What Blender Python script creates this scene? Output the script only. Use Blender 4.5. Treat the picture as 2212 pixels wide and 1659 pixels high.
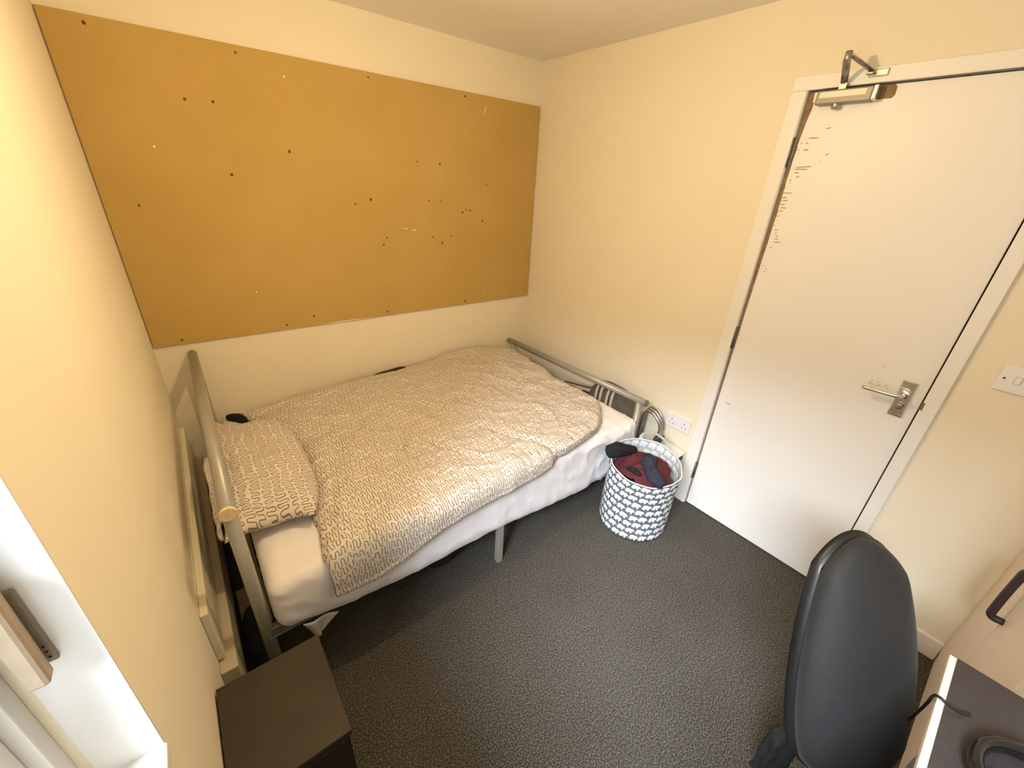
import bpy, bmesh, math, random
from mathutils import Vector, Matrix, noise
random.seed(7)
PI = math.pi
sc = bpy.context.scene
for o in list(bpy.data.objects):
    bpy.data.objects.remove(o, do_unlink=True)
COL = sc.collection

# ------------------------------------------------------------------ camera
CAM = Vector((-2.00464, -2.33316, 1.61370))
RX = Vector((0.7884584773, -0.6129099101, 0.0517172279))
RD = Vector((-0.2319361676, -0.3741318608, -0.8979036501))
RF = Vector((0.5696831082, 0.6959646491, -0.4371434129))
cam_d = bpy.data.cameras.new('camera')
cam_d.sensor_fit = 'HORIZONTAL'; cam_d.sensor_width = 36.0
cam_d.lens = 36.0 * 887.8 / 2212.0
cam_d.clip_start = 0.01
cam = bpy.data.objects.new('camera', cam_d); COL.objects.link(cam)
m = Matrix.Identity(4)
for i in range(3):
    m[i][0] = RX[i]; m[i][1] = -RD[i]; m[i][2] = -RF[i]; m[i][3] = CAM[i]
cam.matrix_world = m
sc.camera = cam

# ------------------------------------------------------------------ view, world, lights
sc.view_settings.view_transform = 'Standard'
sc.view_settings.look = 'None'
sc.view_settings.gamma = 1.0
sc.view_settings.exposure = 0.0
sc.view_settings.use_curve_mapping = False

world = bpy.data.worlds.new('world'); sc.world = world
world.use_nodes = True
wn = world.node_tree; wn.nodes.clear()
wo = wn.nodes.new('ShaderNodeOutputWorld'); wb = wn.nodes.new('ShaderNodeBackground')
wb.inputs[0].default_value = (0.80, 0.90, 1.0, 1); wb.inputs[1].default_value = 2.4
wn.links.new(wb.outputs[0], wo.inputs[0])

WIN_Y0, WIN_Y1, WIN_Z0, WIN_Z1 = -1.79, -3.00, 0.84, 2.08
def area(name, loc, target, sx, sy, power, color):
    l = bpy.data.lights.new(name, 'AREA'); l.shape = 'RECTANGLE'; l.size = sx; l.size_y = sy
    l.energy = power; l.color = color
    o = bpy.data.objects.new(name, l); COL.objects.link(o)
    o.location = loc
    o.rotation_euler = (Vector(target) - Vector(loc)).to_track_quat('-Z', 'Y').to_euler()
    return o
DAY_POWER = 1150.0
LAMP_POWER = 29.5
area('daylight_through_window', (-5.20, -3.35, 4.15), (-0.6, -1.7, 0.45), 2.2, 1.7, DAY_POWER, (0.82, 0.90, 1.0))

# ------------------------------------------------------------------ node helpers
class S:
    """a scalar socket with arithmetic"""
    def __init__(s, nt, v): s.nt = nt; s.v = v
    def _op(s, op, *a):
        n = s.nt.nodes.new('ShaderNodeMath'); n.operation = op
        for i, x in enumerate((s,) + a):
            x = x.v if isinstance(x, S) else x
            if isinstance(x, (int, float)): n.inputs[i].default_value = x
            else: s.nt.links.new(x, n.inputs[i])
        return S(s.nt, n.outputs[0])
    def __add__(s, o): return s._op('ADD', o)
    def __sub__(s, o): return s._op('SUBTRACT', o)
    def __mul__(s, o): return s._op('MULTIPLY', o)
    def __truediv__(s, o): return s._op('DIVIDE', o)
    def sin(s): return s._op('SINE')
    def cos(s): return s._op('COSINE')
    def floor(s): return s._op('FLOOR')
    def abs(s): return s._op('ABSOLUTE')
    def sqrt(s): return s._op('SQRT')
    def gt(s, o): return s._op('GREATER_THAN', o)
    def lt(s, o): return s._op('LESS_THAN', o)
    def max(s, o): return s._op('MAXIMUM', o)
    def min(s, o): return s._op('MINIMUM', o)

def new_mat(name):
    mt = bpy.data.materials.new(name); mt.use_nodes = True
    nt = mt.node_tree; nt.nodes.clear()
    out = nt.nodes.new('ShaderNodeOutputMaterial'); b = nt.nodes.new('ShaderNodeBsdfPrincipled')
    nt.links.new(b.outputs[0], out.inputs[0])
    return mt, nt, b
def coord(nt, kind='Object'):
    t = nt.nodes.new('ShaderNodeTexCoord'); return t.outputs[kind]
def tex_noise(nt, scale, detail=2.0, rough=0.5, co=None):
    n = nt.nodes.new('ShaderNodeTexNoise'); n.inputs['Scale'].default_value = scale
    n.inputs['Detail'].default_value = detail; n.inputs['Roughness'].default_value = rough
    nt.links.new(co if co is not None else coord(nt), n.inputs['Vector'])
    return n.outputs['Fac']
def ramp(nt, fac, stops):
    r = nt.nodes.new('ShaderNodeValToRGB'); e = r.color_ramp.elements
    while len(e) < len(stops): e.new(0.5)
    for i, (p, c) in enumerate(stops):
        e[i].position = p; e[i].color = (*c, 1)
    nt.links.new(fac, r.inputs[0]); return r.outputs[0]
def mixc(nt, fac, a, b):
    n = nt.nodes.new('ShaderNodeMix'); n.data_type = 'RGBA'
    for inp, v in ((n.inputs[0], fac), (n.inputs[6], a), (n.inputs[7], b)):
        v = v.v if isinstance(v, S) else v
        if isinstance(v, (int, float)): inp.default_value = v
        elif isinstance(v, tuple): inp.default_value = (*v, 1) if len(v) == 3 else v
        else: nt.links.new(v, inp)
    return n.outputs[2]
def bump(nt, b, h, strength, dist=0.002):
    n = nt.nodes.new('ShaderNodeBump'); n.inputs['Strength'].default_value = strength
    n.inputs['Distance'].default_value = dist
    nt.links.new(h.v if isinstance(h, S) else h, n.inputs['Height']); nt.links.new(n.outputs[0], b.inputs['Normal'])
def M(name, c, rough=0.5, metal=0.0, var=0.05, vs=6.0, bs=0.0, bstr=0.1, spec=0.5, sheen=0.0, bdist=0.002):
    mt, nt, b = new_mat(name)
    lo = tuple(max(0, x * (1 - var)) for x in c); hi = tuple(min(1, x * (1 + var)) for x in c)
    nt.links.new(ramp(nt, tex_noise(nt, vs, 3.0), [(0.3, lo), (0.7, hi)]), b.inputs['Base Color'])
    b.inputs['Roughness'].default_value = rough; b.inputs['Metallic'].default_value = metal
    b.inputs['Specular IOR Level'].default_value = spec
    if sheen: b.inputs['Sheen Weight'].default_value = sheen
    if bs: bump(nt, b, tex_noise(nt, bs, 2.0), bstr, bdist)
    return mt

WALL = M('magnolia_emulsion', (0.84, 0.765, 0.60), 0.75, var=0.015, vs=3, bs=160, bstr=0.10, spec=0.25)
CEIL = M('ceiling_emulsion', (0.88, 0.84, 0.76), 0.85, var=0.015, vs=3, bs=120, bstr=0.12, spec=0.15)
GLOSS = M('white_gloss_wood', (0.84, 0.82, 0.77), 0.38, var=0.012, vs=5, bs=40, bstr=0.03)
DOORW = M('white_door_paint', (0.85, 0.83, 0.79), 0.42, var=0.012, vs=4, bs=60, bstr=0.03)
BARE = M('bare_brown_wood', (0.24, 0.135, 0.062), 0.6, var=0.3, vs=40)
CHIP = M('chipped_paint_brown', (0.50, 0.33, 0.15), 0.7, var=0.25, vs=60)
SCUFF = M('grey_scuff', (0.45, 0.42, 0.38), 0.8, var=0.3, vs=90)
UPVC = M('white_upvc', (0.74, 0.74, 0.72), 0.3, var=0.01)
PLAS = M('white_switch_plastic', (0.83, 0.81, 0.82), 0.3, var=0.01)
PLASD = M('switch_gap_grey', (0.45, 0.42, 0.42), 0.5)
DARK = M('dark_recess', (0.02, 0.012, 0.01), 0.9)
STEEL = M('worn_steel', (0.42, 0.39, 0.35), 0.38, 0.9, var=0.25, vs=30)
TUBEM = M('dull_chrome', (0.50, 0.50, 0.49), 0.25, 0.9, var=0.06)
CHROME = M('chrome', (0.75, 0.75, 0.75), 0.12, 1.0, var=0.05)
ALU = M('satin_aluminium', (0.62, 0.60, 0.56), 0.35, 0.6, var=0.05)
CLOSER = M('grey_closer_paint', (0.30, 0.28, 0.25), 0.45, 0.3, var=0.06)
STRIP = M('cream_lit_face', (0.90, 0.80, 0.62), 0.4, var=0.02)  # lamplight on the closer's upper face, put into the colour
HINGEM = M('dark_hinge_steel', (0.17, 0.155, 0.135), 0.5, 0.6, var=0.2, vs=30)
SILVER = M('silver_grey_paint', (0.36, 0.345, 0.30), 0.38, 0.25, var=0.06, vs=12)
RAILM = M('grey_rail_paint', (0.20, 0.19, 0.16), 0.45, 0.3, var=0.1, vs=12)
CREAM = M('cream_plastic_cap', (0.80, 0.62, 0.36), 0.45, var=0.1, vs=60)
SHEET = M('white_cotton_sheet', (0.82, 0.79, 0.80), 0.85, var=0.02, vs=8, bs=45, bstr=0.35, spec=0.15, sheen=0.1, bdist=0.003)
GREYCL = M('pale_grey_cloth', (0.50, 0.48, 0.46), 0.9, var=0.1, vs=60)
BLACKF = M('black_fabric', (0.018, 0.018, 0.019), 0.9, var=0.3, vs=30, bs=300, bstr=0.3, spec=0.2)
NAVY = M('navy_knit', (0.030, 0.033, 0.048), 0.95, var=0.25, vs=60, bs=250, bstr=0.5, spec=0.2)
SOCKB = M('black_sock_knit', (0.016, 0.016, 0.018), 0.95, var=0.3, vs=60, bs=250, bstr=0.5, spec=0.2)
BURG = M('burgundy_cotton', (0.098, 0.022, 0.031), 0.9, var=0.2, vs=20, bs=200, bstr=0.3, spec=0.2)
MAROON = M('dark_brown_blanket', (0.035, 0.014, 0.012), 0.95, var=0.3, vs=30)
KHAKI = M('khaki_canvas', (0.125, 0.112, 0.080), 0.9, var=0.18, vs=14, bs=350, bstr=0.3, spec=0.2)
CREAMW = M('cream_webbing', (0.56, 0.50, 0.38), 0.85, var=0.1, vs=80)
BROWNW = M('brown_webbing', (0.085, 0.05, 0.042), 0.85, var=0.2, vs=80)
WALNUT = M('dark_brown_wood', (0.026, 0.0175, 0.009), 0.55, var=0.25, vs=9)
CABD = M('black_brown_wood', (0.018, 0.013, 0.011), 0.5, var=0.2, vs=9)
WARD = M('beige_laminate', (0.80, 0.70, 0.61), 0.5, var=0.03, vs=3)
WHITEL = M('white_laminate', (0.85, 0.80, 0.72), 0.4, var=0.02)
HANDLE = M('dark_brown_handle', (0.035, 0.027, 0.026), 0.45, var=0.1)
MATB = M('charcoal_desk_mat', (0.045, 0.037, 0.036), 0.75, var=0.12, vs=60, bs=400, bstr=0.3)
SHELL = M('black_plastic_shell', (0.012, 0.012, 0.0125), 0.38, var=0.1, vs=60, bs=300, bstr=0.15)
CUSH = M('charcoal_seat_fabric', (0.0115, 0.0118, 0.012), 0.72, var=0.15, vs=80, bs=350, bstr=0.35, sheen=0.06)
GLOSSB = M('glossy_black_plastic', (0.012, 0.012, 0.012), 0.12, var=0.1)
RUBBER = M('black_rubber', (0.015, 0.015, 0.015), 0.6)
CARDB = M('beige_cardboard', (0.40, 0.33, 0.21), 0.85, var=0.1, vs=20)
PAPER = M('white_card', (0.78, 0.76, 0.71), 0.8, var=0.03)
BASKW = M('hamper_white_print', (0.80, 0.82, 0.84), 0.8, var=0.02)
BASKG = M('hamper_grey_cotton', (0.115, 0.125, 0.135), 0.9, var=0.1, vs=40)
BASKI = M('hamper_lining_pale', (0.48, 0.50, 0.51), 0.9, var=0.05, vs=40)
BEIGEH = M('tan_handle_paint', (0.36, 0.28, 0.18), 0.5, var=0.06, vs=30)
PLATEG = M('grey_beige_plate', (0.25, 0.215, 0.16), 0.6, var=0.08, vs=30)
CASE = M('beige_casing_paint', (0.50, 0.43, 0.31), 0.6, var=0.06, vs=5)
PANEL = M('pale_green_cream_panel', (0.70, 0.66, 0.50), 0.6, var=0.05, vs=4)
SPOTD = M('board_hole_dark', (0.10, 0.055, 0.015), 0.9)
SPOTL = M('board_torn_white', (0.85, 0.80, 0.68), 0.9)
SPOTM = M('board_scrape_pale', (0.52, 0.37, 0.17), 0.9)

def carpet_mat():
    mt, nt, b = new_mat('grey_twist_carpet')
    co = coord(nt)
    f = tex_noise(nt, 210, 3.0, 0.8, co); g = tex_noise(nt, 3.0, 4.0, 0.6, co)
    c1 = ramp(nt, f, [(0.40, (0.012, 0.011, 0.009)), (0.50, (0.056, 0.050, 0.041)), (0.60, (0.22, 0.20, 0.17))])
    c2 = mixc(nt, 0.25, c1, ramp(nt, g, [(0.35, (0.060, 0.054, 0.045)), (0.65, (0.100, 0.093, 0.083))]))
    nt.links.new(c2, b.inputs['Base Color'])
    b.inputs['Roughness'].default_value = 0.97; b.inputs['Specular IOR Level'].default_value = 0.1
    bump(nt, b, f, 0.8, 0.004)
    return mt
CARPET = carpet_mat()
def board_mat():
    mt, nt, b = new_mat('brown_hessian_board')
    co = coord(nt)
    f = tex_noise(nt, 330, 2.0, 0.7, co); g = tex_noise(nt, 2.2, 3.0, 0.6, co)
    c1 = ramp(nt, f, [(0.3, (0.44, 0.28, 0.078)), (0.7, (0.60, 0.41, 0.145))])
    c2 = mixc(nt, 0.3, c1, ramp(nt, g, [(0.35, (0.47, 0.31, 0.078)), (0.65, (0.60, 0.41, 0.15))]))
    nt.links.new(c2, b.inputs['Base Color']); b.inputs['Roughness'].default_value = 0.9
    b.inputs['Specular IOR Level'].default_value = 0.15
    bump(nt, b, f, 0.25, 0.001)
    return mt
BOARD = board_mat()
def squiggle_mat(name, P=0.0345, T=0.0200, lw=0.00135):
    """off-white cotton printed with rows of brown meandering lines, laid out in UV metres"""
    mt, nt, b = new_mat(name)
    sep = nt.nodes.new('ShaderNodeSeparateXYZ'); nt.links.new(coord(nt, 'UV'), sep.inputs[0])
    u = S(nt, sep.outputs[0]); v = S(nt, sep.outputs[1])
    def n2(x, y):
        cmb = nt.nodes.new('ShaderNodeCombineXYZ')
        nt.links.new(x.v, cmb.inputs[0]); nt.links.new(y.v, cmb.inputs[1])
        return S(nt, tex_noise(nt, 1.0, 1.0, 0.5, cmb.outputs[0]))
    # wandering rows: the cloth coordinates are gently warped, then each row is a serpentine
    # of upright strokes joined by half circles of radius R
    uu = u + (n2(u * 30.0 + 9.0, v * 30.0) - 0.5) * 0.012
    vv = v + (n2(u * 11.0, v * 11.0 + 5.0) - 0.5) * 0.030 + (n2(u * 40.0, v * 20.0 + 2.0) - 0.5) * 0.007
    R = T / 4
    r = (vv / P).floor()
    y0 = vv - r * P - P * 0.5
    xs = (uu + r * (T * 0.37)) / (T * 0.5)
    k = xs.floor()
    odd = (k * 0.5 - (k * 0.5).floor()) * 2.0
    y = y0 * (odd * -2.0 + 1.0)
    ax = ((xs - k) * (T * 0.5) - R).abs()
    A = ((n2(u * 24.0, r * 7.3 + 3.0) - 0.5) * 0.022 + 0.0078).max(0.0015).min(0.0122)
    up = y - A; dn = y + A; bx = ax * -1.0 + 2 * R
    d_up = ((ax * ax + up * up).sqrt() - R).abs()
    d_dn = ((bx * bx + dn * dn).sqrt() - R).abs()
    d_mid = ax * -1.0 + R
    is_up = up.gt(0.0); is_dn = dn.lt(0.0)
    d = d_up * is_up + d_dn * is_dn + d_mid * ((is_up + is_dn) * -1.0 + 1.0)
    line = d.lt(lw)
    f = tex_noise(nt, 60, 2.0)
    base = ramp(nt, f, [(0.3, (0.66, 0.61, 0.555)), (0.7, (0.70, 0.65, 0.595))])
    nt.links.new(mixc(nt, line, base, (0.235, 0.160, 0.098)), b.inputs['Base Color'])
    b.inputs['Roughness'].default_value = 0.9; b.inputs['Specular IOR Level'].default_value = 0.12
    bump(nt, b, tex_noise(nt, 55, 3.0), 0.35, 0.003)
    return mt
SQUIG = squiggle_mat('cotton_with_brown_squiggles')
def glass_mat():
    mt = bpy.data.materials.new('window_glass'); mt.use_nodes = True
    nt = mt.node_tree; nt.nodes.clear()
    out = nt.nodes.new('ShaderNodeOutputMaterial'); mx = nt.nodes.new('ShaderNodeMixShader')
    tr = nt.nodes.new('ShaderNodeBsdfTransparent'); gl = nt.nodes.new('ShaderNodeBsdfGlossy'); fr = 0.045
    gl.inputs['Roughness'].default_value = 0.02
    mx.inputs[0].default_value = fr; nt.links.new(tr.outputs[0], mx.inputs[1]); nt.links.new(gl.outputs[0], mx.inputs[2])
    nt.links.new(mx.outputs[0], out.inputs[0]); return mt
GLASS = glass_mat()
def glow_mat():
    mt, nt, b = new_mat('warm_bulb_glow')
    b.inputs['Base Color'].default_value = (0.9, 0.8, 0.6, 1)
    b.inputs['Emission Color'].default_value = (1.0, 0.62, 0.22, 1)
    b.inputs['Emission Strength'].default_value = 4.0
    return mt
GLOW = glow_mat()

# ------------------------------------------------------------------ mesh helpers
def box(bm, x0, x1, y0, y1, z0, z1, mi=0):
    if x0 > x1: x0, x1 = x1, x0
    if y0 > y1: y0, y1 = y1, y0
    if z0 > z1: z0, z1 = z1, z0
    v = [bm.verts.new(p) for p in ((x0,y0,z0),(x1,y0,z0),(x1,y1,z0),(x0,y1,z0),(x0,y0,z1),(x1,y0,z1),(x1,y1,z1),(x0,y1,z1))]
    for f in ((0,3,2,1),(4,5,6,7),(0,1,5,4),(1,2,6,5),(2,3,7,6),(3,0,4,7)):
        q = bm.faces.new([v[i] for i in f]); q.material_index = mi
    return v
def frame_of(d):
    d = d.normalized(); a = Vector((0,0,1)) if abs(d.z) < 0.9 else Vector((1,0,0))
    u = d.cross(a).normalized(); return u, d.cross(u).normalized()
def tube(bm, pts, r, n=12, caps=True, mi=0, flat=None):
    """sweep a circle (or an ellipse: flat=(a,b)) along pts; r may be a list"""
    pts = [Vector(p) for p in pts]; rs = r if isinstance(r, (list, tuple)) else [r] * len(pts)
    rings = []; pu = None
    for i, p in enumerate(pts):
        d = (pts[min(i+1, len(pts)-1)] - pts[max(i-1, 0)])
        if pu is None: u, w = frame_of(d)
        else:
            dn = d.normalized(); u = (pu - dn * pu.dot(dn)).normalized(); w = dn.cross(u).normalized()
        pu = u
        fa, fb = flat if flat else (1, 1)
        rings.append([bm.verts.new(p + (u * math.cos(2*PI*k/n) * fa + w * math.sin(2*PI*k/n) * fb) * rs[i]) for k in range(n)])
    for a, b2 in zip(rings, rings[1:]):
        for k in range(n):
            f = bm.faces.new((a[k], a[(k+1) % n], b2[(k+1) % n], b2[k])); f.material_index = mi; f.smooth = True
    if caps:
        f = bm.faces.new(list(reversed(rings[0]))); f.material_index = mi
        f = bm.faces.new(rings[-1]); f.material_index = mi
def smooth_path(pts, k=8):
    """Catmull-Rom through pts"""
    P = [Vector(p) for p in pts]; P = [P[0] * 2 - P[1]] + P + [P[-1] * 2 - P[-2]]
    out = []
    for i in range(1, len(P) - 2):
        a, b, c, d = P[i-1:i+3]
        for j in range(k):
            t = j / k
            out.append(0.5 * ((2*b) + (c-a)*t + (2*a-5*b+4*c-d)*t*t + (3*b-a-3*c+d)*t*t*t))
    out.append(P[-2]); return out
def lathe(bm, prof, c, n=32, axis='z', mi=0):
    rings = []
    for r, h in prof:
        ring = []
        for k in range(n):
            a = 2*PI*k/n; x, y = r*math.cos(a), r*math.sin(a)
            p = {'z': (x, y, h), 'x': (h, x, y), 'y': (y, h, x)}[axis]
            ring.append(bm.verts.new(Vector(c) + Vector(p)))
        rings.append(ring)
    for a, b2 in zip(rings, rings[1:]):
        for k in range(n):
            f = bm.faces.new((a[k], a[(k+1) % n], b2[(k+1) % n], b2[k])); f.smooth = True; f.material_index = mi
    return rings
def poly(bm, pts, mi=0):
    f = bm.faces.new([bm.verts.new(p) for p in pts]); f.material_index = mi; return f
def grid(bm, fn, nu, nv, uvfn=None, mi=0):
    """fn(i,j)->point for i in 0..nu, j in 0..nv"""
    V = [[bm.verts.new(fn(i, j)) for j in range(nv + 1)] for i in range(nu + 1)]
    uvl = bm.loops.layers.uv.verify() if uvfn else None
    for i in range(nu):
        for j in range(nv):
            idx = ((i, j), (i+1, j), (i+1, j+1), (i, j+1))
            f = bm.faces.new([V[a][b] for a, b in idx]); f.smooth = True; f.material_index = mi
            if uvfn:
                for l, (a, b) in zip(f.loops, idx): l[uvl].uv = uvfn(a, b)
    return V
PARENT_LOC = {}
def obj(name, bm, mats, parent=None, bevel=0.0, sub=0, smooth=False, recalc=True, label=None):
    if recalc: bmesh.ops.recalc_face_normals(bm, faces=bm.faces)
    me = bpy.data.meshes.new(name); bm.to_mesh(me); bm.free()
    if not isinstance(mats, (list, tuple)): mats = [mats]
    for mm in mats: me.materials.append(mm)
    if smooth:
        for p in me.polygons: p.use_smooth = True
    o = bpy.data.objects.new(name, me); COL.objects.link(o)
    if bevel:
        b = o.modifiers.new('bevel', 'BEVEL'); b.width = bevel; b.segments = 2; b.limit_method = 'ANGLE'; b.angle_limit = math.radians(40)
    if sub:
        s = o.modifiers.new('subdivision', 'SUBSURF'); s.levels = sub; s.render_levels = sub
    if parent is not None:
        o.parent = parent; o.matrix_parent_inverse = parent_inv(parent)
    if label: o['label'] = label
    return o
def parent_inv(p):
    mtx = Matrix.Identity(4); q = p
    while q is not None:
        if q.type == 'EMPTY': mtx = Matrix.Translation(q.location)
        q = q.parent
    return mtx.inverted() if p.type == 'EMPTY' else Matrix.Identity(4)
def thing(name, label, cat, loc, group=None):
    o = bpy.data.objects.new(name, None); COL.objects.link(o); o.location = loc
    o.empty_display_size = 0.05
    o['label'] = label; o['category'] = cat
    if group: o['group'] = group
    return o
def tag(o, label, cat, group=None):
    o['label'] = label; o['category'] = cat
    if group: o['group'] = group
    return o
def struct(o):
    o['kind'] = 'structure'; return o
def B(): return bmesh.new()
def lerp(a, b, t): return a + (b - a) * t
def sstep(a, b, x):
    t = max(0.0, min(1.0, (x - a) / (b - a))); return t * t * (3 - 2 * t)
def pl1(pts, x):
    """piecewise linear on the first coordinate"""
    if x <= pts[0][0]: return pts[0][1]
    for (x0, y0), (x1, y1) in zip(pts, pts[1:]):
        if x <= x1: return lerp(y0, y1, (x - x0) / (x1 - x0))
    return pts[-1][1]
def nz(x, y, z=0.0): return noise.noise(Vector((x, y, z)))

# ------------------------------------------------------------------ room shell
XL, YF, H = -2.188, -3.15, 2.283
bm = B(); box(bm, XL - 0.2, 0.1, YF - 0.1, 0.1, -0.06, 0.0); struct(obj('floor', bm, CARPET))
bm = B(); box(bm, XL - 0.2, 0.1, YF - 0.1, 0.1, H, H + 0.06); struct(obj('ceiling', bm, CEIL))
bm = B(); box(bm, XL - 0.2, 0.1, 0.0, 0.1, 0.0, H); struct(obj('wall_back', bm, WALL))
bm = B(); box(bm, XL - 0.2, 0.1, YF - 0.1, YF, 0.0, H); struct(obj('wall_front', bm, WALL))
DY0, DY1, DZ = -1.533, -2.240, 1.986          # the doorway recess
bm = B()
box(bm, 0, 0.1, DY0, 0.0, 0, H); box(bm, 0, 0.1, YF, DY1, 0, H); box(bm, 0, 0.1, DY1, DY0, DZ, H)
box(bm, 0.058, 0.1, DY1, DY0, 0, DZ)
struct(obj('wall_right', bm, WALL))
WX = XL - 0.075                                # depth of the window reveal
bm = B()
box(bm, XL - 0.2, XL, WIN_Y0, 0.0, 0, H); box(bm, XL - 0.2, XL, YF, WIN_Y1, 0, H)
box(bm, XL - 0.2, XL, WIN_Y1, WIN_Y0, 0, WIN_Z0); box(bm, XL - 0.2, XL, WIN_Y1, WIN_Y0, WIN_Z1, H)
struct(obj('wall_left', bm, WALL))
# skirting boards
def skirt(name, x0, x1, y0, y1):
    bm = B(); box(bm, x0, x1, y0, y1, 0.0, 0.095); struct(obj(name, bm, GLOSS, bevel=0.004))
skirt('baseboard_back', XL, 0, -0.014, 0)
skirt('baseboard_left', XL, XL + 0.014, -1.40, -0.014)
skirt('baseboard_right', -0.014, 0, -1.479, -0.014)
skirt('baseboard_right_far', -0.014, 0, -2.632, -2.279)

# ------------------------------------------------------------------ window in the left wall
win = bpy.data.objects.new('window_1', None); COL.objects.link(win); win.location = (XL, -2.4, WIN_Z0); struct(win)
bm = B()
x0, x1 = XL - 0.066, XL + 0.001
box(bm, x0, x1, WIN_Y0 - 0.004, WIN_Y0 + 0.0, WIN_Z0, WIN_Z1)       # white lining of the jamb
obj('jamb_lining', bm, UPVC, win)
bm = B()
for (y0, y1, z0, z1) in ((WIN_Y0 - 0.030, WIN_Y0, WIN_Z0, WIN_Z1), (WIN_Y1, WIN_Y1 + 0.05, WIN_Z0, WIN_Z1),
                         (WIN_Y1 + 0.05, WIN_Y0 - 0.03, WIN_Z0, WIN_Z0 + 0.02), (WIN_Y1 + 0.05, WIN_Y0 - 0.03, WIN_Z1 - 0.05, WIN_Z1)):
    box(bm, XL - 0.150, XL - 0.078, y0, y1, z0, z1)
obj('window_frame', bm, UPVC, win, bevel=0.003)
bm = B()
SY0, SY1 = WIN_Y0 - 0.031, WIN_Y1 + 0.051
for (y0, y1, z0, z1) in ((SY0 - 0.036, SY0, WIN_Z0 + 0.021, WIN_Z1 - 0.051), (SY1, SY1 + 0.055, WIN_Z0 + 0.021, WIN_Z1 - 0.051),
                         (SY1 + 0.055, SY0 - 0.036, WIN_Z0 + 0.021, WIN_Z0 + 0.050), (SY1 + 0.055, SY0 - 0.036, WIN_Z1 - 0.10, WIN_Z1 - 0.051)):
    box(bm, XL - 0.138, XL - 0.092, y0, y1, z0, z1)
sash = obj('sash', bm, UPVC, win, bevel=0.004)
bm = B(); box(bm, XL - 0.120, XL - 0.114, SY1 + 0.050, SY0 - 0.032, WIN_Z0 + 0.046, WIN_Z1 - 0.096); obj('pane', bm, GLASS, sash)
bm = B(); box(bm, XL - 0.078, XL + 0.004, WIN_Y1, WIN_Y0 - 0.001, WIN_Z0 - 0.02, WIN_Z0 + 0.004)
obj('window_sill', bm, GLOSS, win, bevel=0.003)
bm = B(); box(bm, XL - 0.058, XL - 0.032, WIN_Y0 - 0.009, WIN_Y0 - 0.004, 1.092, 1.208)
wh = obj('handle_plate', bm, PLATEG, win, bevel=0.002)
bm = B()
hx0, hx1 = XL - 0.057, XL - 0.034
v = box(bm, hx0, hx1, WIN_Y0 - 0.038, WIN_Y0 - 0.016, 1.088, 1.235)
for q in v[:4]: q.co.x = lerp(q.co.x, (hx0 + hx1)/2, 0.18)
box(bm, hx0 + .004, hx1 - .004, WIN_Y0 - 0.020, WIN_Y0 - 0.009, 1.185, 1.215)
obj('lever', bm, BEIGEH, wh, bevel=0.005)
bm = B()
for k in range(3): box(bm, XL - 0.0385, XL - 0.0365, WIN_Y0 - 0.0096, WIN_Y0 - 0.009, 1.100 + k * 0.009, 1.1025 + k * 0.009)
obj('screw_mark', bm, DARK, wh)

# ------------------------------------------------------------------ notice board on the back wall
nb = thing('notice_board', 'large brown hessian notice board filling the back wall above the bed', 'notice board', (-1.1, 0, 0.87))
bm = B(); box(bm, XL + 0.004, -0.006, -0.012, 0.0, 0.870, 2.055); obj('board', bm, BOARD, nb, bevel=0.002)
def disc(bm, c, r, ax, mi, n=9, sq=1.0):
    pts = []
    for k in range(n):
        a = 2*PI*k/n; rr = r * random.uniform(0.75, 1.2)
        p = (rr*math.cos(a), rr*math.sin(a)*sq)
        pts.append((c[0] + p[0], c[1], c[2] + p[1]) if ax == 'y' else (c[0], c[1] + p[0], c[2] + p[1]))
    poly(bm, pts, mi)
holes = [(-1.633,2.029),(-1.094,2.033),(-0.554,2.033),(-1.84,1.846),(-1.747,1.849),(-1.492,1.694),(-1.737,1.587),(-2.079,1.459),
 (-0.859,1.696),(-0.721,1.692),(-1.217,1.478),(-1.134,1.502),(-0.795,1.502),(-0.72,1.501),(-0.546,1.457),(-0.516,1.452),(-0.572,1.442),
 (-0.425,1.393),(-0.399,1.601),(-0.778,1.305),(-0.652,1.307),(-0.717,1.269),(-1.062,1.31),(-1.084,1.272),(-1.638,0.894),(-1.502,0.922),
 (-1.094,0.892),(-0.555,0.89),(-2.078,0.89),(-2.072,2.031)]
for x, z in holes:
    bm = B(); disc(bm, (x, -0.0126, z), 0.0060 * random.uniform(.7, 1.1), 'y', 0); obj('pin_hole', bm, SPOTD, nb, recalc=False)
for x, z in [(-1.466,1.977),(-1.977,1.672),(-0.94,1.354),(-0.955,1.356),(-0.89,1.346),(-0.902,1.345),(-0.402,0.946),(-1.742,1.077)]:
    bm = B(); disc(bm, (x, -0.0126, z), 0.0046, 'y', 0); obj('torn_spot', bm, SPOTL, nb, recalc=False)
for (xa, za, xb, zb, w, mt_) in [(-0.417,2.003,-0.426,1.962,0.0022,SPOTL),(-0.328,1.997,-0.336,1.934,0.005,SPOTM),(-0.498,1.971,-0.507,1.903,0.005,SPOTM)]:
    bm = B(); poly(bm, [(xa-w,-0.0126,za),(xa+w,-0.0126,za),(xb+w,-0.0126,zb),(xb-w,-0.0126,zb)], 0); obj('scrape', bm, mt_, nb, recalc=False)
bm = B(); poly(bm, [(-1.48,-0.0126,0.870),(-1.40,-0.0126,0.874),(-1.28,-0.0126,0.874),(-1.20,-0.0126,0.870)], 0); obj('torn_edge', bm, SPOTL, nb, recalc=False)

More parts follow.
